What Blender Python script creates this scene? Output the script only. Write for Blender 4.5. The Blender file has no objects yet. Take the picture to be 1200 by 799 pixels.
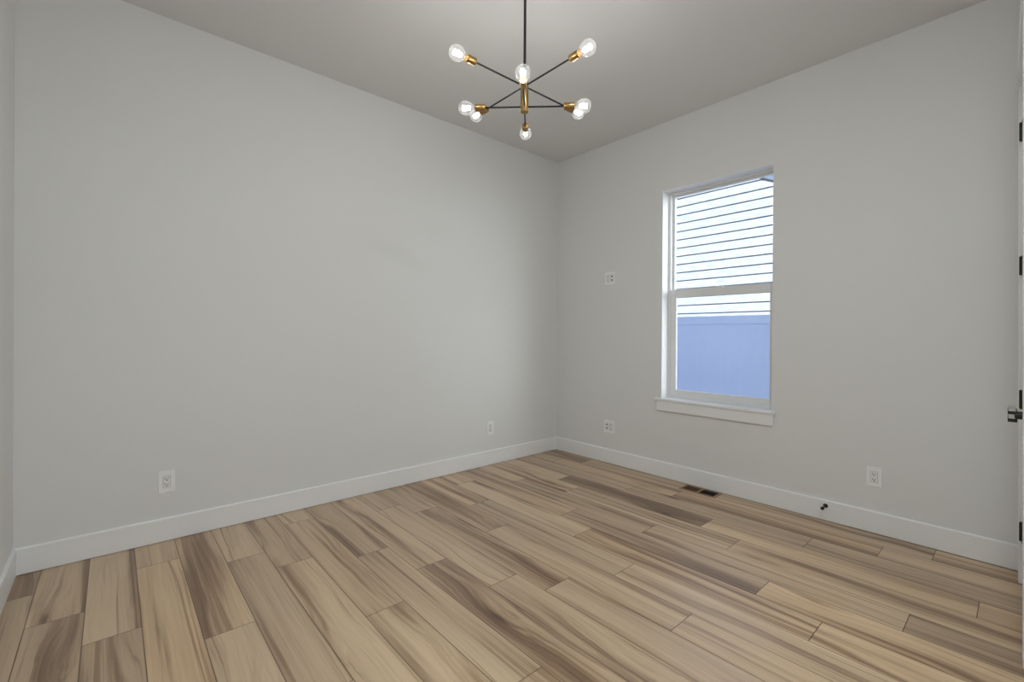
import bpy, bmesh, math, random
from mathutils import Vector, Matrix

# ------------------------------------------------------------------ camera, world, sun, exposure
sc = bpy.context.scene
COL = sc.collection
sc.view_settings.view_transform = 'Standard'
sc.view_settings.look = 'None'
sc.view_settings.gamma = 1.0
sc.view_settings.use_curve_mapping = False
sc.view_settings.exposure = 0.12

CAM = (3.3266, -3.5625, 1.2145)
YAW, PITCH, ROLL, FPX, SY = 0.8494, -0.0023, 0.0066, 532.71, -5.87
fw = Vector((-math.sin(YAW)*math.cos(PITCH), math.cos(YAW)*math.cos(PITCH), math.sin(PITCH)))
rt = Vector((math.cos(YAW), math.sin(YAW), 0.0))
up = rt.cross(fw)
r2 = rt*math.cos(ROLL) + up*math.sin(ROLL)
u2 = -rt*math.sin(ROLL) + up*math.cos(ROLL)
cam_d = bpy.data.cameras.new('camera')
cam = bpy.data.objects.new('camera', cam_d)
COL.objects.link(cam)
m = Matrix((r2, u2, -fw)).transposed().to_4x4()
m.translation = Vector(CAM)
cam.matrix_world = m
cam_d.sensor_width = 36.0
cam_d.sensor_fit = 'HORIZONTAL'
cam_d.lens = FPX/1200*36
cam_d.shift_y = SY/1200
cam_d.clip_start = 0.01
sc.camera = cam

SKY_STRENGTH = 0.85
SUN_ENERGY = 3.2
BULB_WATTS = 2.6
HALL_FILL = 42.0  # strength of the added fill light deep in the bay
NEAR_FILL = 90.0  # strength of the added fill light at the bay mouth
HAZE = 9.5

world = bpy.data.worlds.new('world')
sc.world = world
world.use_nodes = True
wn = world.node_tree.nodes
bg = wn['Background']
tc = wn.new('ShaderNodeTexCoord')
sp = wn.new('ShaderNodeSeparateXYZ')
rp = wn.new('ShaderNodeValToRGB')
rp.color_ramp.elements[0].position = 0.0
rp.color_ramp.elements[0].color = (0.55, 0.68, 0.88, 1)
rp.color_ramp.elements[1].position = 0.9
rp.color_ramp.elements[1].color = (0.22, 0.40, 0.85, 1)
wl = world.node_tree.links
wl.new(tc.outputs['Generated'], sp.inputs[0])
wl.new(sp.outputs['Z'], rp.inputs[0])
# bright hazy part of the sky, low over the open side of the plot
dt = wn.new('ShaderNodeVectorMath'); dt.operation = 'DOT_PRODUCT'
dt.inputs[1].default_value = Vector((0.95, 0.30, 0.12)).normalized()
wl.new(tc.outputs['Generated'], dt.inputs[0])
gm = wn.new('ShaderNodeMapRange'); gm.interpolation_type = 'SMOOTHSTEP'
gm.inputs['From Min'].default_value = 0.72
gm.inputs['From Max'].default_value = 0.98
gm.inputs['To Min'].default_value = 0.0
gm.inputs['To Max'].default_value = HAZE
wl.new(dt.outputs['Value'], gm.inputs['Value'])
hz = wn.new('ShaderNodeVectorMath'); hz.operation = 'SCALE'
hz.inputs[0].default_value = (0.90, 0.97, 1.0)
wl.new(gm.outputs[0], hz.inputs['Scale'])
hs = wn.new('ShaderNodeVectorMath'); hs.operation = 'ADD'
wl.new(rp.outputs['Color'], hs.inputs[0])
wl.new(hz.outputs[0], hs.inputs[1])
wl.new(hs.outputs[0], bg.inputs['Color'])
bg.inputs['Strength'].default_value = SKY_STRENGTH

sun_d = bpy.data.lights.new('sun', 'SUN')
sun_d.energy = SUN_ENERGY
sun_d.angle = 0.009
sun_d.color = (1.0, 0.97, 0.93)
sun = bpy.data.objects.new('sun', sun_d)
COL.objects.link(sun)
sun.location = (1, -6, 9)
sun.rotation_euler = Vector((-0.28, 0.80, -0.80)).to_track_quat('-Z', 'Y').to_euler()

H = 3.05
XC = 3.3138          # right wall at the window wall
YD = -3.93           # wall at the near left
XH = 4.6             # far side of the entry bay the camera stands in
BT, BH = 0.014, 0.135

# ------------------------------------------------------------------ helpers
def link(name, me, mat, parent=None):
    o = bpy.data.objects.new(name, me)
    COL.objects.link(o)
    if mat is not None and not me.materials:
        for mm in (mat if isinstance(mat, (list, tuple)) else [mat]):
            me.materials.append(mm)
    if parent is not None:
        o.parent = parent
    return o

def done(name, bm, mat, parent=None, smooth=False, bevel=0.0, segs=2):
    bmesh.ops.recalc_face_normals(bm, faces=bm.faces[:])
    me = bpy.data.meshes.new(name)
    bm.to_mesh(me)
    bm.free()
    if smooth:
        for p in me.polygons:
            p.use_smooth = True
        me.set_sharp_from_angle(angle=math.radians(38))
    o = link(name, me, mat, parent)
    if bevel:
        b = o.modifiers.new('bevel', 'BEVEL')
        b.width = bevel
        b.segments = segs
        b.limit_method = 'ANGLE'
    return o

def box(bm, x0, x1, y0, y1, z0, z1, mi=0):
    vs = [bm.verts.new(p) for p in ((x0,y0,z0),(x1,y0,z0),(x1,y1,z0),(x0,y1,z0),
                                    (x0,y0,z1),(x1,y0,z1),(x1,y1,z1),(x0,y1,z1))]
    for f in ((0,3,2,1),(4,5,6,7),(0,1,5,4),(1,2,6,5),(2,3,7,6),(3,0,4,7)):
        bm.faces.new([vs[i] for i in f]).material_index = mi

def boxes(*bs):
    bm = bmesh.new()
    for b in bs:
        box(bm, *b)
    return bm

def lathe(bm, p0, axis, prof, n=24, cap=True):
    """prof: list of (distance along axis, radius)"""
    a = Vector(axis).normalized()
    t = Vector((0,0,1)) if abs(a.z) < 0.9 else Vector((1,0,0))
    e1 = a.cross(t).normalized()
    e2 = a.cross(e1)
    p0 = Vector(p0)
    rings = []
    for d, r in prof:
        if r < 1e-5:
            rings.append([bm.verts.new(p0 + a*d)])
        else:
            rings.append([bm.verts.new(p0 + a*d + (e1*math.cos(2*math.pi*i/n) + e2*math.sin(2*math.pi*i/n))*r) for i in range(n)])
    for A, B in zip(rings, rings[1:]):
        for i in range(n):
            j = (i+1) % n
            if len(A) == 1 and len(B) == 1:
                continue
            if len(A) == 1:
                bm.faces.new((A[0], B[j], B[i]))
            elif len(B) == 1:
                bm.faces.new((A[i], A[j], B[0]))
            else:
                bm.faces.new((A[i], A[j], B[j], B[i]))
    if cap:
        for R in (rings[0], rings[-1]):
            if len(R) > 2:
                bm.faces.new(R)

def prism(bm, pts, axis, a0, a1):
    """pts in the two axes other than `axis` ('x' -> (y,z), 'y' -> (x,z), 'z' -> (x,y)), extruded a0..a1"""
    def P(p, a):
        return {'x': (a, p[0], p[1]), 'y': (p[0], a, p[1]), 'z': (p[0], p[1], a)}[axis]
    A = [bm.verts.new(P(p, a0)) for p in pts]
    B = [bm.verts.new(P(p, a1)) for p in pts]
    n = len(pts)
    bm.faces.new(A)
    bm.faces.new(B[::-1])
    for i in range(n):
        j = (i+1) % n
        bm.faces.new((A[i], B[i], B[j], A[j]))

def empty(name, loc=(0,0,0), rz=0.0):
    o = bpy.data.objects.new(name, None)
    o.empty_display_size = 0.1
    o.location = loc
    o.rotation_euler = (0, 0, rz)
    COL.objects.link(o)
    return o

def tag(o, label=None, cat=None, group=None, kind=None):
    if label: o['label'] = label
    if cat: o['category'] = cat
    if group: o['group'] = group
    if kind: o['kind'] = kind
    return o

def struct(o):
    o['kind'] = 'structure'
    return o

# ------------------------------------------------------------------ materials
def mat(name, color, rough=0.5, metal=0.0, spec=0.5):
    mm = bpy.data.materials.new(name)
    mm.use_nodes = True
    b = mm.node_tree.nodes['Principled BSDF']
    b.inputs['Base Color'].default_value = (*color, 1)
    b.inputs['Roughness'].default_value = rough
    b.inputs['Metallic'].default_value = metal
    b.inputs['Specular IOR Level'].default_value = spec
    return mm

def add_bump(mm, scale, strength, dist=0.002, detail=3, vary=0.0):
    nt = mm.node_tree
    b = nt.nodes['Principled BSDF']
    t = nt.nodes.new('ShaderNodeTexCoord')
    n = nt.nodes.new('ShaderNodeTexNoise')
    n.inputs['Scale'].default_value = scale
    n.inputs['Detail'].default_value = detail
    u = nt.nodes.new('ShaderNodeBump')
    u.inputs['Strength'].default_value = strength
    u.inputs['Distance'].default_value = dist
    nt.links.new(t.outputs['Object'], n.inputs['Vector'])
    nt.links.new(n.outputs['Fac'], u.inputs['Height'])
    nt.links.new(u.outputs['Normal'], b.inputs['Normal'])
    if vary:
        c = b.inputs['Base Color'].default_value[:]
        r = nt.nodes.new('ShaderNodeValToRGB')
        r.color_ramp.elements[0].position = 0.3
        r.color_ramp.elements[1].position = 0.7
        r.color_ramp.elements[0].color = tuple(x*(1-vary) for x in c[:3]) + (1,)
        r.color_ramp.elements[1].color = tuple(min(1, x*(1+vary)) for x in c[:3]) + (1,)
        nt.links.new(n.outputs['Fac'], r.inputs['Fac'])
        nt.links.new(r.outputs['Color'], b.inputs['Base Color'])
    return mm

M_WALL = add_bump(mat('wall_paint', (0.79, 0.79, 0.775), 0.62, spec=0.3), 160, 0.12)
M_CEIL = add_bump(mat('ceiling_paint', (0.80, 0.80, 0.785), 0.8, spec=0.2), 120, 0.12)
M_TRIM = add_bump(mat('trim_paint', (0.89, 0.89, 0.885), 0.35), 60, 0.03)
M_VINYL = add_bump(mat('white_vinyl', (0.80, 0.80, 0.79), 0.32), 40, 0.02)
M_PLATE = add_bump(mat('white_plastic', (0.92, 0.92, 0.91), 0.3), 50, 0.01)
M_RECEPT = add_bump(mat('white_receptacle', (0.86, 0.86, 0.85), 0.35), 50, 0.01)
M_SLOT = mat('dark_slot', (0.02, 0.02, 0.02), 0.6)
M_BLACK = add_bump(mat('black_metal', (0.006, 0.006, 0.006), 0.5, spec=0.5), 200, 0.05)
M_RUBBER = mat('black_rubber', (0.01, 0.01, 0.01), 0.7)
M_BRASS = add_bump(mat('brushed_brass', (0.40, 0.25, 0.095), 0.34, 1.0), 220, 0.06)
M_STEEL = add_bump(mat('lever_face', (0.55, 0.55, 0.54), 0.3, 1.0), 120, 0.02)
M_BRONZE = add_bump(mat('bronze_register', (0.36, 0.225, 0.125), 0.45, 0.2), 150, 0.08, vary=0.15)
M_LOUVER = add_bump(mat('bronze_louver', (0.22, 0.11, 0.055), 0.5, 0.2), 150, 0.05)
M_DUCT = mat('duct_dark', (0.006, 0.006, 0.007), 0.8)
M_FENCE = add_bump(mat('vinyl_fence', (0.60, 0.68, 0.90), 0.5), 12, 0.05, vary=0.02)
M_SHINGLE = add_bump(mat('roof_shingles', (0.10, 0.10, 0.11), 0.9), 60, 0.4, vary=0.3)
M_GROUND = add_bump(mat('gravel_ground', (0.55, 0.53, 0.50), 0.95), 40, 0.6, 0.02, vary=0.3)
M_STUCCO = add_bump(mat('outside_stucco', (0.75, 0.75, 0.74), 0.85), 60, 0.3)

def siding_mat():
    mm = mat('white_lap_siding', (0.80, 0.83, 0.84), 0.6)
    nt = mm.node_tree
    b = nt.nodes['Principled BSDF']
    t = nt.nodes.new('ShaderNodeTexCoord')
    mp = nt.nodes.new('ShaderNodeMapping')
    mp.inputs['Scale'].default_value = (3, 3, 26)
    n = nt.nodes.new('ShaderNodeTexNoise')
    n.inputs['Scale'].default_value = 2.2
    n.inputs['Detail'].default_value = 6
    n.inputs['Distortion'].default_value = 0.6
    r = nt.nodes.new('ShaderNodeValToRGB')
    r.color_ramp.elements[0].position = 0.30
    r.color_ramp.elements[0].color = (0.58, 0.65, 0.70, 1)
    r.color_ramp.elements[1].position = 0.62
    r.color_ramp.elements[1].color = (0.86, 0.88, 0.88, 1)
    u = nt.nodes.new('ShaderNodeBump')
    u.inputs['Strength'].default_value = 0.25
    u.inputs['Distance'].default_value = 0.004
    L = nt.links
    L.new(t.outputs['Object'], mp.inputs[0]); L.new(mp.outputs[0], n.inputs['Vector'])
    L.new(n.outputs['Fac'], r.inputs['Fac']); L.new(r.outputs['Color'], b.inputs['Base Color'])
    L.new(n.outputs['Fac'], u.inputs['Height']); L.new(u.outputs['Normal'], b.inputs['Normal'])
    return mm
M_SIDING = siding_mat()

def glass_mat(name, tint=(1, 1, 1), ior=1.45, rough=0.0, haze=0.0):
    """thin clear glass: fresnel reflection over straight transmission"""
    mm = bpy.data.materials.new(name)
    mm.use_nodes = True
    nt = mm.node_tree
    nt.nodes.clear()
    o = nt.nodes.new('ShaderNodeOutputMaterial')
    tr = nt.nodes.new('ShaderNodeBsdfTransparent')
    tr.inputs['Color'].default_value = (*tint, 1)
    gl = nt.nodes.new('ShaderNodeBsdfGlossy')
    gl.inputs['Roughness'].default_value = rough
    fr = nt.nodes.new('ShaderNodeFresnel')
    fr.inputs['IOR'].default_value = ior
    mx = nt.nodes.new('ShaderNodeMixShader')
    L = nt.links
    # reflect on the outer faces only; the exit faces pass light straight through
    ge = nt.nodes.new('ShaderNodeNewGeometry')
    iv = nt.nodes.new('ShaderNodeMath'); iv.operation = 'SUBTRACT'; iv.inputs[0].default_value = 1.0
    ml = nt.nodes.new('ShaderNodeMath'); ml.operation = 'MULTIPLY'
    L.new(ge.outputs['Backfacing'], iv.inputs[1]); L.new(fr.outputs[0], ml.inputs[0]); L.new(iv.outputs[0], ml.inputs[1])
    L.new(ml.outputs[0], mx.inputs[0]); L.new(tr.outputs[0], mx.inputs[1]); L.new(gl.outputs[0], mx.inputs[2])
    if haze:      # faint scatter in the bulb wall
        tl = nt.nodes.new('ShaderNodeBsdfTranslucent')
        m2 = nt.nodes.new('ShaderNodeMixShader')
        m2.inputs[0].default_value = haze
        L.new(mx.outputs[0], m2.inputs[1]); L.new(tl.outputs[0], m2.inputs[2])
        mx = m2
    L.new(mx.outputs[0], o.inputs['Surface'])
    return mm
M_PANE = glass_mat('window_glass', (0.97, 0.98, 0.98))
M_BULB = glass_mat('bulb_glass', (0.97, 0.97, 0.97), 1.5, 0.03, haze=0.02)

def emit_mat(name, color, s):
    mm = bpy.data.materials.new(name)
    mm.use_nodes = True
    nt = mm.node_tree
    nt.nodes.clear()
    o = nt.nodes.new('ShaderNodeOutputMaterial')
    e = nt.nodes.new('ShaderNodeEmission')
    e.inputs['Color'].default_value = (*color, 1)
    e.inputs['Strength'].default_value = s
    nt.links.new(e.outputs[0], o.inputs['Surface'])
    return mm
M_FIL = emit_mat('led_filament', (1.0, 0.97, 0.93), 14.0)

def floor_mat():
    mm = bpy.data.materials.new('oak_plank_floor')
    mm.use_nodes = True
    nt = mm.node_tree
    N, L = nt.nodes, nt.links
    b = N['Principled BSDF']
    def node(t, **kw):
        n = N.new(t)
        for k, v in kw.items():
            setattr(n, k, v)
        return n
    def math_(op, a, c=None, clamp=False):
        n = node('ShaderNodeMath', operation=op, use_clamp=clamp)
        for i, v in enumerate((a, c)):
            if v is None: continue
            if isinstance(v, (int, float)): n.inputs[i].default_value = v
            else: L.new(v, n.inputs[i])
        return n.outputs[0]
    uv = node('ShaderNodeUVMap', uv_map='UVMap')
    uv2 = node('ShaderNodeUVMap', uv_map='UVEnd')
    at = node('ShaderNodeAttribute', attribute_name='plank')
    s1 = node('ShaderNodeSeparateXYZ'); L.new(uv.outputs[0], s1.inputs[0])
    s2 = node('ShaderNodeSeparateXYZ'); L.new(uv2.outputs[0], s2.inputs[0])
    sr = node('ShaderNodeSeparateColor'); L.new(at.outputs['Color'], sr.inputs[0])
    R, G, B = sr.outputs[0], sr.outputs[1], sr.outputs[2]
    def coords(sx, sy, k):
        x = math_('ADD', math_('MULTIPLY', s1.outputs[0], sx), math_('MULTIPLY', R, 37.0*k))
        y = math_('ADD', math_('MULTIPLY', s1.outputs[1], sy), math_('MULTIPLY', G, 53.0*k))
        c = node('ShaderNodeCombineXYZ')
        L.new(x, c.inputs[0]); L.new(y, c.inputs[1]); L.new(math_('MULTIPLY', B, 71.0*k), c.inputs[2])
        return c.outputs[0]
    def noise(vec, scale, detail, dist=0.0, rough=0.5):
        n = node('ShaderNodeTexNoise')
        n.inputs['Scale'].default_value = scale
        n.inputs['Detail'].default_value = detail
        n.inputs['Distortion'].default_value = dist
        n.inputs['Roughness'].default_value = rough
        L.new(vec, n.inputs['Vector'])
        return n.outputs['Fac']
    def ramp(fac, stops):
        r = node('ShaderNodeValToRGB')
        e = r.color_ramp.elements
        while len(e) < len(stops): e.new(0.5)
        for el, (p, c) in zip(e, stops):
            el.position = p
            el.color = (*c, 1) if len(c) == 3 else c
        L.new(fac, r.inputs['Fac'])
        return r.outputs['Color']
    def mix(mode, fac, a, c):
        n = node('ShaderNodeMix', data_type='RGBA', blend_type=mode)
        for sck, v in ((n.inputs[0], fac), (n.inputs[6], a), (n.inputs[7], c)):
            if isinstance(v, (int, float)): sck.default_value = v
            elif isinstance(v, tuple): sck.default_value = v
            else: L.new(v, sck)
        return n.outputs[2]
    # knots: distance field that also bends the grain around them
    kv = node('ShaderNodeTexVoronoi', feature='F1')
    kv.inputs['Scale'].default_value = 1.0
    kv.inputs['Randomness'].default_value = 1.0
    wob = noise(coords(7.0, 26.0, 1.3), 1.0, 3.0, 0.5)
    kc = node('ShaderNodeVectorMath', operation='ADD')
    wv = node('ShaderNodeCombineXYZ')
    L.new(math_('MULTIPLY', math_('SUBTRACT', wob, 0.5), 0.22), wv.inputs[0])
    L.new(math_('MULTIPLY', math_('SUBTRACT', wob, 0.5), 0.18), wv.inputs[1])
    L.new(coords(1.3, 5.4, 3.1), kc.inputs[0]); L.new(wv.outputs[0], kc.inputs[1])
    L.new(kc.outputs[0], kv.inputs['Vector'])
    kd = kv.outputs['Distance']
    bend = node('ShaderNodeMapRange', interpolation_type='SMOOTHSTEP')
    bend.inputs['From Min'].default_value = 0.0
    bend.inputs['From Max'].default_value = 0.55
    bend.inputs['To Min'].default_value = 1.0
    bend.inputs['To Max'].default_value = 0.0
    L.new(kd, bend.inputs['Value'])
    def bent(vec, amt):
        c = node('ShaderNodeCombineXYZ'); L.new(math_('MULTIPLY', bend.outputs[0], amt), c.inputs[1])
        v = node('ShaderNodeVectorMath', operation='ADD')
        L.new(vec, v.inputs[0]); L.new(c.outputs[0], v.inputs[1])
        return v.outputs[0]
    # broad darker heartwood bands along the plank
    band = noise(bent(coords(0.33, 6.6, 1.0), 0.40), 1.0, 2.5, 0.25, 0.5)
    fine = noise(bent(coords(2.2, 80.0, 1.7), 1.6), 1.0, 4.0, 0.4, 0.6)
    cath = noise(bent(coords(0.6, 28.0, 2.3), 1.6), 1.0, 4.0, 0.7, 0.6)
    fac = math_('ADD', math_('ADD', math_('MULTIPLY', band, 0.62), math_('MULTIPLY', cath, 0.27)), math_('MULTIPLY', fine, 0.11))
    fac = math_('ADD', fac, math_('MULTIPLY', math_('SUBTRACT', B, 0.5), 0.04))
    col = ramp(fac, FLOOR_STOPS)
    knot = ramp(kd, [(0.0, (0.16, 0.12, 0.09)), (0.05, (0.34, 0.27, 0.22)), (0.11, (0.72, 0.66, 0.61)), (0.26, (1, 1, 1))])
    # only where the wood is already the darker kind
    gate = ramp(band, [(0.47, (1, 1, 1)), (0.62, (0, 0, 0))])
    gsep = node('ShaderNodeSeparateColor'); L.new(gate, gsep.inputs[0])
    col = mix('MULTIPLY', gsep.outputs[0], col, knot)
    # thin dark mineral streaks
    thin = noise(bent(coords(0.55, 38.0, 3.7), 1.2), 1.0, 3.0, 0.5, 0.5)
    col = mix('MULTIPLY', 1.0, col, ramp(thin, [(0.30, (0.62, 0.55, 0.49)), (0.40, (1, 1, 1))]))
    # fine pores
    por = ramp(fine, [(0.30, (0.86, 0.84, 0.82)), (0.52, (1, 1, 1))])
    col = mix('MULTIPLY', 0.8, col, por)
    # per plank tone
    tone = ramp(G, [(0.0, (0.86, 0.85, 0.86)), (0.5, (1.0, 1.0, 1.0)), (1.0, (1.10, 1.06, 1.00))])
    col = mix('MULTIPLY', 1.0, col, tone)
    # joints
    e1 = math_('MINIMUM', s1.outputs[1], s2.outputs[1])
    e2 = math_('MINIMUM', s1.outputs[0], s2.outputs[0])
    ed = math_('MINIMUM', e1, e2)
    jr = node('ShaderNodeMapRange', interpolation_type='SMOOTHSTEP')
    jr.inputs['From Min'].default_value = 0.0006
    jr.inputs['From Max'].default_value = 0.0030
    L.new(ed, jr.inputs['Value'])
    jcol = ramp(jr.outputs[0], [(0.0, (0.27, 0.22, 0.18)), (1.0, (1, 1, 1))])
    col = mix('MULTIPLY', 1.0, col, jcol)
    L.new(col, b.inputs['Base Color'])
    b.inputs['Specular IOR Level'].default_value = 0.85
    rr = node('ShaderNodeMapRange')
    rr.inputs['To Min'].default_value = 0.29
    rr.inputs['To Max'].default_value = 0.42
    L.new(fine, rr.inputs['Value'])
    L.new(rr.outputs[0], b.inputs['Roughness'])
    hgt = math_('ADD', math_('MULTIPLY', fine, 0.25), jr.outputs[0])
    bu = node('ShaderNodeBump')
    bu.inputs['Strength'].default_value = 0.25
    bu.inputs['Distance'].default_value = 0.0012
    L.new(hgt, bu.inputs['Height'])
    L.new(bu.outputs['Normal'], b.inputs['Normal'])
    return mm
FLOOR_STOPS = [(0.365, (0.190, 0.108, 0.056)), (0.43, (0.345, 0.222, 0.130)), (0.485, (0.530, 0.380, 0.238)), (0.60, (0.660, 0.495, 0.318))]
M_FLOOR = floor_mat()

# ------------------------------------------------------------------ floor: planks laid along the window wall
FLOOR_SEED = 3
PW, PL, Y0 = 0.1815, 1.235, -3.829
JOINT = {0:.625, 1:.915, 2:.311, 3:1.177, 4:.533, 5:.761, 6:.220, 7:.920, 8:1.245, 9:.380, 10:.577, 11:1.125, 12:.710,
         13:1.517, 14:1.247, 15:1.754, 16:.960, 17:.714, 18:1.237, 19:.307, 20:.514, 21:.1}
def build_floor():
    rng = random.Random(FLOOR_SEED)
    verts, faces, uva, uvb, cols = [], [], [], [], []
    k = -1
    while Y0 + k*PW < 0.10:
        ya, yb = Y0 + k*PW, Y0 + (k+1)*PW
        j = JOINT.get(k, rng.uniform(0, PL))
        xs = []
        x = j
        while x > -0.1: x -= PL
        while x < XH + 0.1:
            xs.append((x, x+PL))
            x += PL
        for x0, x1 in xs:
            xa, xb = max(x0, -0.1), min(x1, XH+0.1)
            if xb - xa < 1e-4: continue
            i = len(verts)
            verts += [(xa,ya,0),(xb,ya,0),(xb,yb,0),(xa,yb,0)]
            faces.append((i,i+1,i+2,i+3))
            uva += [(xa-x0,0),(xb-x0,0),(xb-x0,PW),(xa-x0,PW)]
            uvb += [(x1-xa,PW),(x1-xb,PW),(x1-xb,0),(x1-xa,0)]
            cols.append((rng.random(), rng.random(), rng.random(), 1))
        k += 1
    me = bpy.data.meshes.new('floor')
    me.from_pydata(verts, [], faces)
    a = me.uv_layers.new(name='UVMap')
    for i, c in enumerate(uva): a.data[i].uv = c
    a = me.uv_layers.new(name='UVEnd')
    for i, c in enumerate(uvb): a.data[i].uv = c
    at = me.attributes.new('plank', 'FLOAT_COLOR', 'FACE')
    for i, c in enumerate(cols): at.data[i].color = c
    return struct(link('floor', me, M_FLOOR))
build_floor()
struct(done('floor_slab', boxes((-0.2, XH+0.2, YD-0.2, 0.18, -0.25, -0.004)), M_GROUND))

# ------------------------------------------------------------------ ceiling and walls
struct(done('ceiling', boxes((-0.2, XH+0.2, YD-0.2, 0.18, H, H+0.15)), M_CEIL))
struct(done('wall_left', boxes((-0.15, 0, YD-0.15, 0.18, -0.02, H)), M_WALL))
WX0, WX1, WZ0, WZ1 = 1.231, 2.112, 0.655, 2.461     # window opening
WT = 0.18
struct(done('wall_back', boxes((0, WX0, 0, WT, -0.02, H), (WX1, XH, 0, WT, -0.02, H),
                               (WX0, WX1, 0, WT, WZ1, H), (WX0, WX1, 0, WT, -0.02, WZ0)), M_WALL))
struct(done('wall_front', boxes((0, XH, YD-0.15, YD, -0.02, H)), M_WALL))
struct(done('wall_hall', boxes((XH, XH+0.15, YD-0.15, WT, -0.02, H)), M_WALL))

# right wall, with the closed door; slightly out of square
THC = math.radians(1.32)
LEAN = -0.0058       # the wall is a touch out of plumb
DY0, DW, DHT = -0.186, 0.762, 2.445      # hinge side of the opening, width, height (local frame of the wall)
CW, CT = 0.089, 0.018                    # casing
LC = 1.36                                # length of this wall
def in_wall(o):
    o.location = (XC, 0, 0)
    o.rotation_euler = (0, LEAN, THC)
    return o
struct(in_wall(done('wall_right', boxes((0, 0.12, DY0, 0, -0.02, H), (0, 0.12, -LC, DY0-DW, -0.02, H),
                                (0, 0.12, DY0-DW, DY0, DHT, H)), M_WALL)))
struct(done('wall_return', boxes((XC+0.035, XH, -LC-0.004, -LC+0.12, -0.02, H)), M_WALL))
def casing():
    bm = boxes((-CT, 0, DY0+0.006, DY0+0.006+CW, 0, DHT+0.02),
               (-CT, 0, DY0-DW-0.006-CW, DY0-DW-0.006, 0, DHT+0.02),
               (-CT-0.004, 0, DY0-DW-0.006-CW-0.012, DY0+0.006+CW+0.006, DHT+0.02, DHT+0.125))
    return done('trim_1', bm, M_TRIM, bevel=0.002)
struct(in_wall(casing()))

def baseboard(name, a, b, side, mat_=M_TRIM):
    """a->b along the wall; side = unit vector into the room"""
    a, b, s = Vector((*a, 0)), Vector((*b, 0)), Vector((*side, 0))
    prof = [(0,0.003), (BT,0.003), (BT,BH-0.006), (BT-0.005,BH), (0,BH)]
    bm = bmesh.new()
    A = [bm.verts.new(a + s*d + Vector((0,0,z))) for d, z in prof]
    B = [bm.verts.new(b + s*d + Vector((0,0,z))) for d, z in prof]
    n = len(prof)
    for i in range(n):
        bm.faces.new((A[i], A[(i+1)%n], B[(i+1)%n], B[i]))
    bm.faces.new(A[::-1]); bm.faces.new(B)
    return struct(done(name, bm, mat_))
baseboard('baseboard_left', (0, YD), (0, 0), (1, 0))
baseboard('baseboard_back', (BT, 0), (XC, 0), (0, -1))
baseboard('baseboard_front', (BT, YD), (XH, YD), (0, 1))
baseboard('baseboard_return', (XC+0.035, -LC-0.004), (XH, -LC-0.004), (0, -1))
baseboard('baseboard_hall', (XH, -LC-0.004-BT), (XH, YD+BT), (-1, 0))
in_wall(baseboard('baseboard_right', (0, -BT), (0, DY0+0.006+CW), (-1, 0)))

# door in the right wall
door = in_wall(empty('door_1'))
struct(door)
done('door_jamb', boxes((0.0, 0.12, DY0-0.0, DY0-0.019, 0, DHT), (0.0, 0.12, DY0-DW+0.019, DY0-DW, 0, DHT),
                        (0.0, 0.12, DY0-DW+0.019, DY0-0.019, DHT-0.019, DHT)), M_TRIM, door)
def door_leaf():
    ya, yb = DY0-0.022, DY0-DW+0.022
    zt = DHT-0.022
    bm = boxes((0.006, 0.036, yb, ya, 0.008, zt))
    st = 0.11
    # raised stiles and rails around two recessed panels
    for y0, y1, z0, z1 in ((ya-st, ya, 0.008, zt), (yb, yb+st, 0.008, zt), (yb+st, ya-st, 0.008, 0.22),
                           (yb+st, ya-st, 0.92, 1.06), (yb+st, ya-st, zt-0.12, zt)):
        box(bm, -0.001, 0.008, y0, y1, z0, z1)
    return done('door_leaf', bm, M_TRIM, door, bevel=0.0015)
door_leaf()
for zc in (2.230, 1.571, 0.914, 0.2655):
    bm = boxes((-0.008, 0.002, DY0-0.072, DY0-0.016, zc-0.0455, zc+0.0455))
    lathe(bm, (-0.007, DY0-0.0205, zc-0.0465), (0,0,1), [(0,0.0075),(0.003,0.0100),(0.030,0.0100),(0.0305,0.0092),(0.032,0.0100),(0.061,0.0100),(0.0615,0.0092),(0.063,0.0100),(0.090,0.0100),(0.093,0.0075)], 16)
    done('hinge', bm, M_BLACK, door, smooth=True)
HY, HZ = DY0-DW+0.085, 0.909
lev = done('lever_handle', (lambda bm: (box(bm, -0.010, 0.0, HY-0.033, HY+0.033, HZ-0.033, HZ+0.033),
        lathe(bm, (-0.008, HY, HZ), (-1,0,0), [(0,0.016),(0.030,0.015)], 20),
        box(bm, -0.056, -0.030, HY-0.012, HY+0.115, HZ+0.001+0.002, HZ+0.0155),
        box(bm, -0.056, -0.030, HY-0.012, HY+0.115, HZ-0.0275, HZ-0.0135),
        box(bm, -0.036, -0.030, HY-0.012, HY+0.014, HZ-0.0275, HZ+0.0155)) and bm)(bmesh.new()), M_BLACK, door, bevel=0.001)
lev['label'] = 'black lever handle'
done('lever_face', boxes((-0.054, -0.034, HY-0.0105, HY+0.110, HZ-0.0135, HZ+0.003), (-0.054, -0.034, HY-0.0105, HY+0.110, HZ+0.0155, HZ+0.024)), M_STEEL, lev)

# ------------------------------------------------------------------ window
win = struct(empty('window_1', (WX0, 0, 0)))
def ring(bm, x0, x1, z0, z1, y0, y1, wl, wr, wb, wt):
    box(bm, x0, x0+wl, y0, y1, z0, z1)
    box(bm, x1-wr, x1, y0, y1, z0, z1)
    box(bm, x0+wl, x1-wr, y0, y1, z0, z0+wb)
    box(bm, x0+wl, x1-wr, y0, y1, z1-wt, z1)
W = WX1-WX0
SZ = 0.679                        # top of the stool
bm = bmesh.new()
ring(bm, 0.0, W, SZ, WZ1, 0.098, 0.175, 0.026, 0.026, 0.030, 0.022)
done('window_frame', bm, M_VINYL, win, bevel=0.002)
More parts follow.
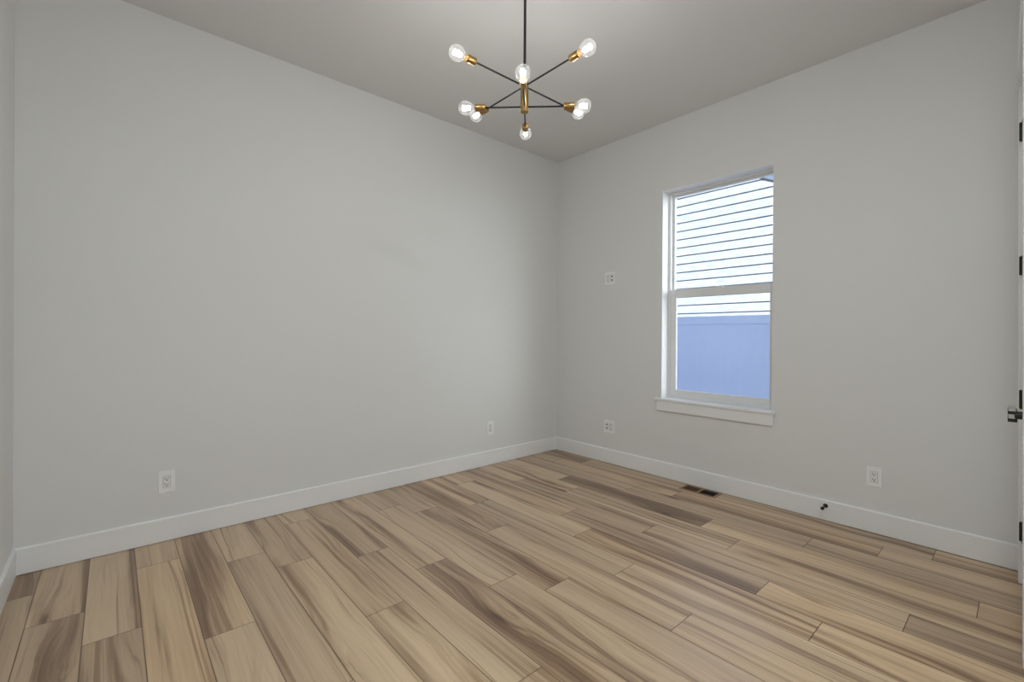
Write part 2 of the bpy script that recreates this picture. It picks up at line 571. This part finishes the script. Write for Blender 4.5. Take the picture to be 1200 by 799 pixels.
# fixed upper sash, set outward
us = bmesh.new()
ring(us, 0.024, W-0.024, 1.588, WZ1-0.016, 0.130, 0.160, 0.022, 0.026, 0.030, 0.020)
up_s = done('upper_sash', us, M_VINYL, win, bevel=0.002)
done('glass_pane', boxes((0.04, W-0.045, 0.143, 0.147, 1.60, WZ1-0.03)), M_PANE, up_s)
# sliding lower sash, set inward
ls = bmesh.new()
ring(ls, 0.022, W-0.022, SZ+0.024, 1.612, 0.106, 0.130, 0.054, 0.036, 0.048, 0.066)
lo_s = done('lower_sash', ls, M_VINYL, win, bevel=0.002)
done('glass_pane', boxes((0.07, W-0.05, 0.117, 0.121, SZ+0.06, 1.56)), M_PANE, lo_s)
done('sash_lock', boxes((W*0.5-0.03, W*0.5+0.03, 0.108, 0.128, 1.612, 1.622)), M_VINYL, lo_s, bevel=0.003)
done('jamb_liner', boxes((0, 0.004, 0.0, 0.098, SZ, WZ1), (W-0.004, W, 0.0, 0.098, SZ, WZ1), (0.004, W-0.004, 0.0, 0.098, WZ1-0.004, WZ1)), M_TRIM, win)
done('window_stool', (lambda bm: (box(bm, 0, W, -0.001, 0.10, WZ0, SZ), box(bm, 1.178-WX0, 2.137-WX0, -0.026, 0.0, WZ0+0.003, SZ)) and bm)(bmesh.new()), M_TRIM, win, bevel=0.003)
done('window_apron', boxes((1.198-WX0, 2.124-WX0, -0.017, 0, 0.574, WZ0+0.003)), M_TRIM, win, bevel=0.002)

# ------------------------------------------------------------------ outside: ground, own roof, fence, neighbouring house
struct(done('ground', boxes((-12, 14, WT, 14, -0.55, -0.43)), M_GROUND))
rb = bmesh.new()
prism(rb, [(0.45, H+0.42), (0.45, H+0.52), (-4.6, H+2.6), (-4.6, H+0.42)], 'x', -1.0, XH+1.0)
struct(done('roof', rb, M_SHINGLE))
struct(done('wall_outside', boxes((-0.6, WX0, WT, WT+0.02, -0.43, H+0.42), (WX1, XH+0.4, WT, WT+0.02, -0.43, H+0.42),
                                  (WX0, WX1, WT, WT+0.02, WZ1, H+0.42), (WX0, WX1, WT, WT+0.02, -0.43, WZ0)), M_STUCCO))

FY, FZ = 1.9, 1.458
fence = tag(empty('fence', (1.0, FY, -0.43)), 'pale blue-white vinyl privacy fence seen through the lower window pane', 'fence')
fb = bmesh.new()
n_b = 44
x = -3.2
for i in range(n_b):
    prism(fb, [(x, -0.010), (x+0.002, -0.011), (x+0.146, -0.011), (x+0.148, -0.010), (x+0.148, 0.011), (x, 0.011)], 'z', 0.10, FZ+0.43-0.09)
    x += 0.148
done('fence_panel', fb, M_FENCE, fence)
done('top_rail', boxes((-3.2, 3.3, -0.024, 0.024, FZ+0.43-0.10, FZ+0.43)), M_FENCE, fence, bevel=0.004)
done('bottom_rail', boxes((-3.2, 3.3, -0.024, 0.024, 0.05, 0.19)), M_FENCE, fence, bevel=0.004)
for px_ in (-2.3, 2.6):
    bm = boxes((px_-0.063, px_+0.063, -0.063, 0.063, 0, FZ+0.43+0.06))
    box(bm, px_-0.072, px_+0.072, -0.072, 0.072, FZ+0.43+0.06, FZ+0.43+0.085)
    done('fence_post', bm, M_FENCE, fence, bevel=0.004)

NY = 3.4
house = tag(empty('neighbouring_house', (0.0, NY, -0.43)), 'white lap-sided house gable in sunlight beyond the fence', 'house')
EXPO, LAP0 = 0.1342, 1.986
def rake_z(x): return 3.479 - 0.5176*(x-0.75)      # height above our floor
def siding():
    bm = bmesh.new()
    xl, xr = -3.0, 2.4
    k = -18
    while True:
        z0 = LAP0 + k*EXPO
        z1 = z0 + EXPO
        if z0 < -0.40: k += 1; continue
        if z0 > rake_z(xl): break
        # right end follows the gable rake
        def xe(z): return min(xr, 0.75 + (3.479 - z)/0.5176)
        r0, r1 = xe(z0), xe(z1)
        if r1 < xl: r1 = xl + 0.001
        yb, yt = -0.022, -0.008            # thick lower lip, tucked top edge
        zz0, zz1 = z0+0.43, z1+0.43-0.017   # open shadow gap below the next board
        r1 = max(xe(z1-0.017), xl+0.001)
        A = [bm.verts.new(p) for p in ((xl, yb, zz0), (r0, yb, zz0), (r1, yt, zz1), (xl, yt, zz1),
                                       (xl, 0.06, zz0), (r0, 0.06, zz0), (r1, 0.06, zz1), (xl, 0.06, zz1))]
        for f in ((0,1,2,3),(4,7,6,5),(0,4,5,1),(1,5,6,2),(2,6,7,3),(3,7,4,0)):
            bm.faces.new([A[i] for i in f])
        k += 1
    return done('lap_siding', bm, M_SIDING, house)
siding()
bm = bmesh.new()
prism(bm, [(-3.0, 0), (2.4, 0), (2.4, rake_z(2.4)+0.43), (-3.0, rake_z(-3.0)+0.43)], 'y', 0.06, 4.0)
done('house_body', bm, M_STUCCO, house)
bm = bmesh.new()
zl, zr = rake_z(-3.05)+0.43, rake_z(2.8)+0.43
prism(bm, [(-3.05, zl), (2.8, zr), (2.8, zr+0.03), (-3.05, zl+0.03)], 'y', -0.020, 4.1)
done('house_roof', bm, M_SHINGLE, house)
for xj, kj in ((0.20, 6), (-0.30, 3), (-0.05, 4), (0.62, 9)):
    z = LAP0 + kj*EXPO + 0.43
    bm = bmesh.new()
    prism(bm, [(-0.0225, z+0.002), (-0.0095, z+EXPO-0.020), (-0.007, z+EXPO-0.020), (-0.020, z+0.002)], 'x', xj, xj+0.004)
    done('butt_joint', bm, M_STUCCO, house)

# ------------------------------------------------------------------ chandelier
CX, CY, ZU, ZL = 1.662, -2.026, 2.451, 2.348
RU, RL = 0.402, 0.293
ch = tag(empty('chandelier', (CX, CY, H)), 'black and brass eight-bulb sputnik chandelier hanging from the ceiling on a thin rod', 'chandelier')
bm = bmesh.new()
lathe(bm, (0,0,0), (0,0,-1), [(0,0.065),(0.018,0.065),(0.022,0.060),(0.022,0.012),(0.04,0.010)], 32)
done('canopy', bm, M_BLACK, ch, smooth=True)
bm = bmesh.new()
lathe(bm, (0,0,-0.03), (0,0,-1), [(0,0.0068),(H-ZU-0.045,0.0068)], 16)
done('stem', bm, M_BLACK, ch, smooth=True)
bm = bmesh.new()
zt, zb = ZU-H+0.018, ZL-H-0.026
lathe(bm, (0,0,zt+0.014), (0,0,-1), [(0,0.0095),(0.014,0.0095),(0.0145,0.0185),(0.016,0.0195),(0.014+zt-zb-0.002,0.0195),(0.014+zt-zb,0.0180)], 28)
done('hub', bm, M_BRASS, ch, smooth=True)
AU = math.radians(-90.4); AL = math.radians(-44.2)
def make_arm(z, ang, reach, two):
    """one rod through the hub with a socket and bulb at each end"""
    d = Vector((math.cos(ang), math.sin(ang), 0))
    zz = z-H
    sock = reach - 0.098
    bm = bmesh.new()
    lathe(bm, d*-(sock+0.006)+Vector((0,0,zz)), d, [(0,0.0042),(2*sock+0.012,0.0042)], 12)
    done('arm', bm, M_BLACK, ch, smooth=True)
    for s in (1, -1):
        v = d*s
        o = v*sock + Vector((0,0,zz))
        bm = bmesh.new()
        lathe(bm, o, v, [(0,0.0085),(0.001,0.0160),(0.003,0.0172),(0.050,0.0172),(0.052,0.0165),(0.052,0.0140),(0.040,0.0135)], 24)
        done('socket', bm, M_BRASS, ch, smooth=True)
        bm = bmesh.new()
        prof = [(0.046,0.0120),(0.056,0.0128),(0.062,0.0150),(0.069,0.0210),(0.077,0.0272),(0.087,0.0322),(0.099,0.0342),(0.111,0.0328),(0.121,0.0282),(0.129,0.0200),(0.1335,0.0105),(0.135,0.0)]
        lathe(bm, o, v, prof, 28, cap=False)
        bulb = done('bulb', bm, M_BULB, ch, smooth=True)
        # bundle of lit led filaments on the glass stem
        bm = bmesh.new()
        e1 = v.cross(Vector((0,0,1))).normalized(); e2 = v.cross(e1)
        for i in range(6):
            a = math.pi*i/3
            q = e1*math.cos(a)+e2*math.sin(a)
            p0 = o + v*0.076 + q*0.0075
            p1 = o + v*0.116 + q*0.0105
            lathe(bm, p0, p1-p0, [(0,0.002),(0.001,0.0024),((p1-p0).length-0.001,0.0024),((p1-p0).length,0.002)], 8)
        done('filament', bm, M_FIL, bulb, smooth=True)
        ld = bpy.data.lights.new('bulb_light', 'POINT')
        ld.energy = BULB_WATTS
        ld.color = (1.0, 0.985, 0.965)
        ld.shadow_soft_size = 0.014
        lo = bpy.data.objects.new('bulb_light', ld)
        lo.location = o + v*0.095
        lo.parent = ch
        COL.objects.link(lo)
make_arm(ZU, AU, RU, True)
make_arm(ZU+0.001, AU+math.pi/2, RU, True)
make_arm(ZL, AL, RL, True)
make_arm(ZL+0.001, AL+math.pi/2, RL, True)

# added unseen fill lights, shaped as flush lamps, in the bay behind the camera
def fill_lamp(x, y, power, label):
    hl = tag(empty('added_fill_lamp', (x, y, H)), label, 'fill light')
    bm = bmesh.new()
    lathe(bm, (0,0,0), (0,0,-1), [(0,0.185),(0.03,0.185),(0.034,0.180),(0.034,0.17)], 40)
    done('fill_base', bm, M_TRIM, hl, smooth=True)
    bm = bmesh.new()
    lathe(bm, (0,0,-0.03), (0,0,-1), [(0,0.170),(0.015,0.168),(0.03,0.14),(0.038,0.07),(0.040,0)], 40, cap=False)
    done('fill_diffuser', bm, emit_mat('fill_diffuser', (0.90, 0.965, 1.0), power), hl, smooth=True)
fill_lamp(4.15, -1.90, HALL_FILL, 'added unseen fill light, a round white disc deep in the entry bay')
fill_lamp(3.36, -2.75, NEAR_FILL, 'added unseen fill light, a round white disc at the mouth of the entry bay')

# ------------------------------------------------------------------ wall plates
def rounded(w, h, r, n=4):
    pts = []
    for cx_, cz_, a0 in ((w/2-r, h/2-r, 0), (-w/2+r, h/2-r, 90), (-w/2+r, -h/2+r, 180), (w/2-r, -h/2+r, 270)):
        for i in range(n+1):
            a = math.radians(a0 + 90*i/n)
            pts.append((cx_+r*math.cos(a), cz_+r*math.sin(a)))
    return pts
def wall_plate(name, loc, rz, w, h, devices, label, cat):
    """plate faces local -y; devices: list of (x offset, 'outlet'|'jack')"""
    root = tag(empty(name, loc, rz), label, cat)
    bm = bmesh.new()
    prism(bm, rounded(w, h, 0.004), 'y', -0.0065, 0.0)
    done('cover_plate', bm, M_PLATE, root, bevel=0.0015)
    for dx, what in devices:
        bm = bmesh.new()
        box(bm, dx-0.0168, dx+0.0168, -0.0082, -0.004, -0.0335, 0.0335)
        rc = done('receptacle' if what == 'outlet' else 'jack_insert', bm, M_RECEPT, root, bevel=0.0012)
        if what == 'outlet':
            bm = bmesh.new()
            for s in (-1, 1):
                zc = s*0.0165
                box(bm, dx-0.0080, dx-0.0050, -0.0086, -0.0078, zc-0.001, zc+0.0090)
                box(bm, dx+0.0048, dx+0.0074, -0.0086, -0.0078, zc-0.000, zc+0.0080)
                prism(bm, [(dx+0.0034*math.cos(a*math.pi/6), zc-0.0070+0.0034*math.sin(a*math.pi/6)) for a in range(12)], 'y', -0.0086, -0.0078)
            done('contact_slots', bm, M_SLOT, rc)
        else:
            for s in (-1, 1):
                zc = s*0.0165
                done('jack_opening', boxes((dx-0.0075, dx+0.0075, -0.0086, -0.0078, zc-0.006, zc+0.006)), M_SLOT, rc)
        bm = bmesh.new()      # outline gap around the insert
        ring(bm, dx-0.0178, dx+0.0178, -0.0345, 0.0345, -0.0069, -0.0060, 0.0010, 0.0010, 0.0010, 0.0010)
        done('insert_gap', bm, M_SLOT, rc)
        for s in (-1, 1):
            bm = bmesh.new()
            lathe(bm, (dx, -0.0060, s*0.0485), (0,-1,0), [(0,0.0030),(0.0012,0.0030),(0.0016,0.0022)], 12)
            done('screw', bm, M_PLATE, root, smooth=True)
    return root
RZL = math.radians(90)     # plates on the left wall face +x
wall_plate('power_outlet', (0, -3.320, 0.344), RZL, 0.078, 0.128, [(0, 'outlet')], 'white power outlet low on the left wall, nearest the left edge of the view', 'outlet')
wall_plate('power_outlet', (0, -0.903, 0.343), RZL, 0.076, 0.122, [(0, 'outlet')], 'white power outlet low on the left wall, close to the far corner', 'outlet')
wall_plate('power_outlet', (2.697, 0, 0.347), 0, 0.076, 0.120, [(0, 'outlet')], 'white power outlet right of the window, above the black door stop', 'outlet')
wall_plate('double_outlet', (0.690, 0, 0.348), 0, 0.116, 0.118, [(-0.023, 'jack'), (0.023, 'outlet')], 'wide white two-gang wall plate low between the far corner and the window', 'outlet')
wall_plate('double_outlet', (0.690, 0, 1.759), 0, 0.116, 0.118, [(-0.023, 'outlet'), (0.023, 'jack')], 'wide white two-gang wall plate at head height left of the window', 'outlet')

# ------------------------------------------------------------------ floor register
reg = tag(empty('floor_register', (1.632, -0.100, 0)), 'brown metal floor register with dark louvers against the back baseboard', 'floor vent')
bm = bmesh.new()
rw, rd = 0.145, 0.070
def frame_prism(bm):
    # sloped rim: outer low, inner high
    o = [(-rw,-rd),(rw,-rd),(rw,rd),(-rw,rd)]
    i = [(-rw+0.018,-rd+0.018),(rw-0.018,-rd+0.018),(rw-0.018,rd-0.018),(-rw+0.018,rd-0.018)]
    vo = [bm.verts.new((x,y,0.0005)) for x,y in o]
    vm = [bm.verts.new((x*0.965,y*0.93,0.0045)) for x,y in o]
    vi = [bm.verts.new((x,y,0.0050)) for x,y in i]
    vb = [bm.verts.new((x,y,0.0010)) for x,y in i]
    for A, B in ((vo,vm),(vm,vi),(vi,vb)):
        for k in range(4):
            bm.faces.new((A[k],A[(k+1)%4],B[(k+1)%4],B[k]))
frame_prism(bm)
box(bm, -0.007, 0.007, -rd+0.018, rd-0.018, 0.001, 0.0050)
done('register_frame', bm, M_BRONZE, reg)
done('duct_opening', boxes((-rw+0.017, rw-0.017, -rd+0.017, rd-0.017, 0.0004, 0.0009)), M_DUCT, reg)
for sx in (-1, 1):
    for i in range(9):
        x = sx*(0.017 + i*0.0128)
        tilt = -0.0022 if sx < 0 else 0.0022
        bm = bmesh.new()
        prism(bm, [(x-0.0022-tilt, 0.0012), (x-0.0010-tilt, 0.0012), (x+0.0022+tilt, 0.0044), (x+0.0008+tilt, 0.0044)], 'y', -rd+0.018, rd-0.018)
        done('louver', bm, M_LOUVER if sx < 0 else M_DUCT, reg)

# ------------------------------------------------------------------ door stop on the back baseboard
ds = tag(empty('door_stop', (2.445, -BT, 0.099)), 'small black rigid door stop screwed to the back baseboard', 'door stop')
bm = bmesh.new()
lathe(bm, (0,0,0), (0,-1,0), [(0,0.0135),(0.004,0.0135),(0.010,0.0085),(0.014,0.0060)], 24)
done('stop_base', bm, M_BLACK, ds, smooth=True)
bm = bmesh.new()
lathe(bm, (0,-0.012,0), (0,-1,0), [(0,0.0045),(0.056,0.0045)], 16)
done('stop_rod', bm, M_BLACK, ds, smooth=True)
bm = bmesh.new()
lathe(bm, (0,-0.062,0), (0,-1,0), [(0,0.0085),(0.002,0.0100),(0.014,0.0100),(0.018,0.0075)], 20)
done('rubber_tip', bm, M_RUBBER, ds, smooth=True)
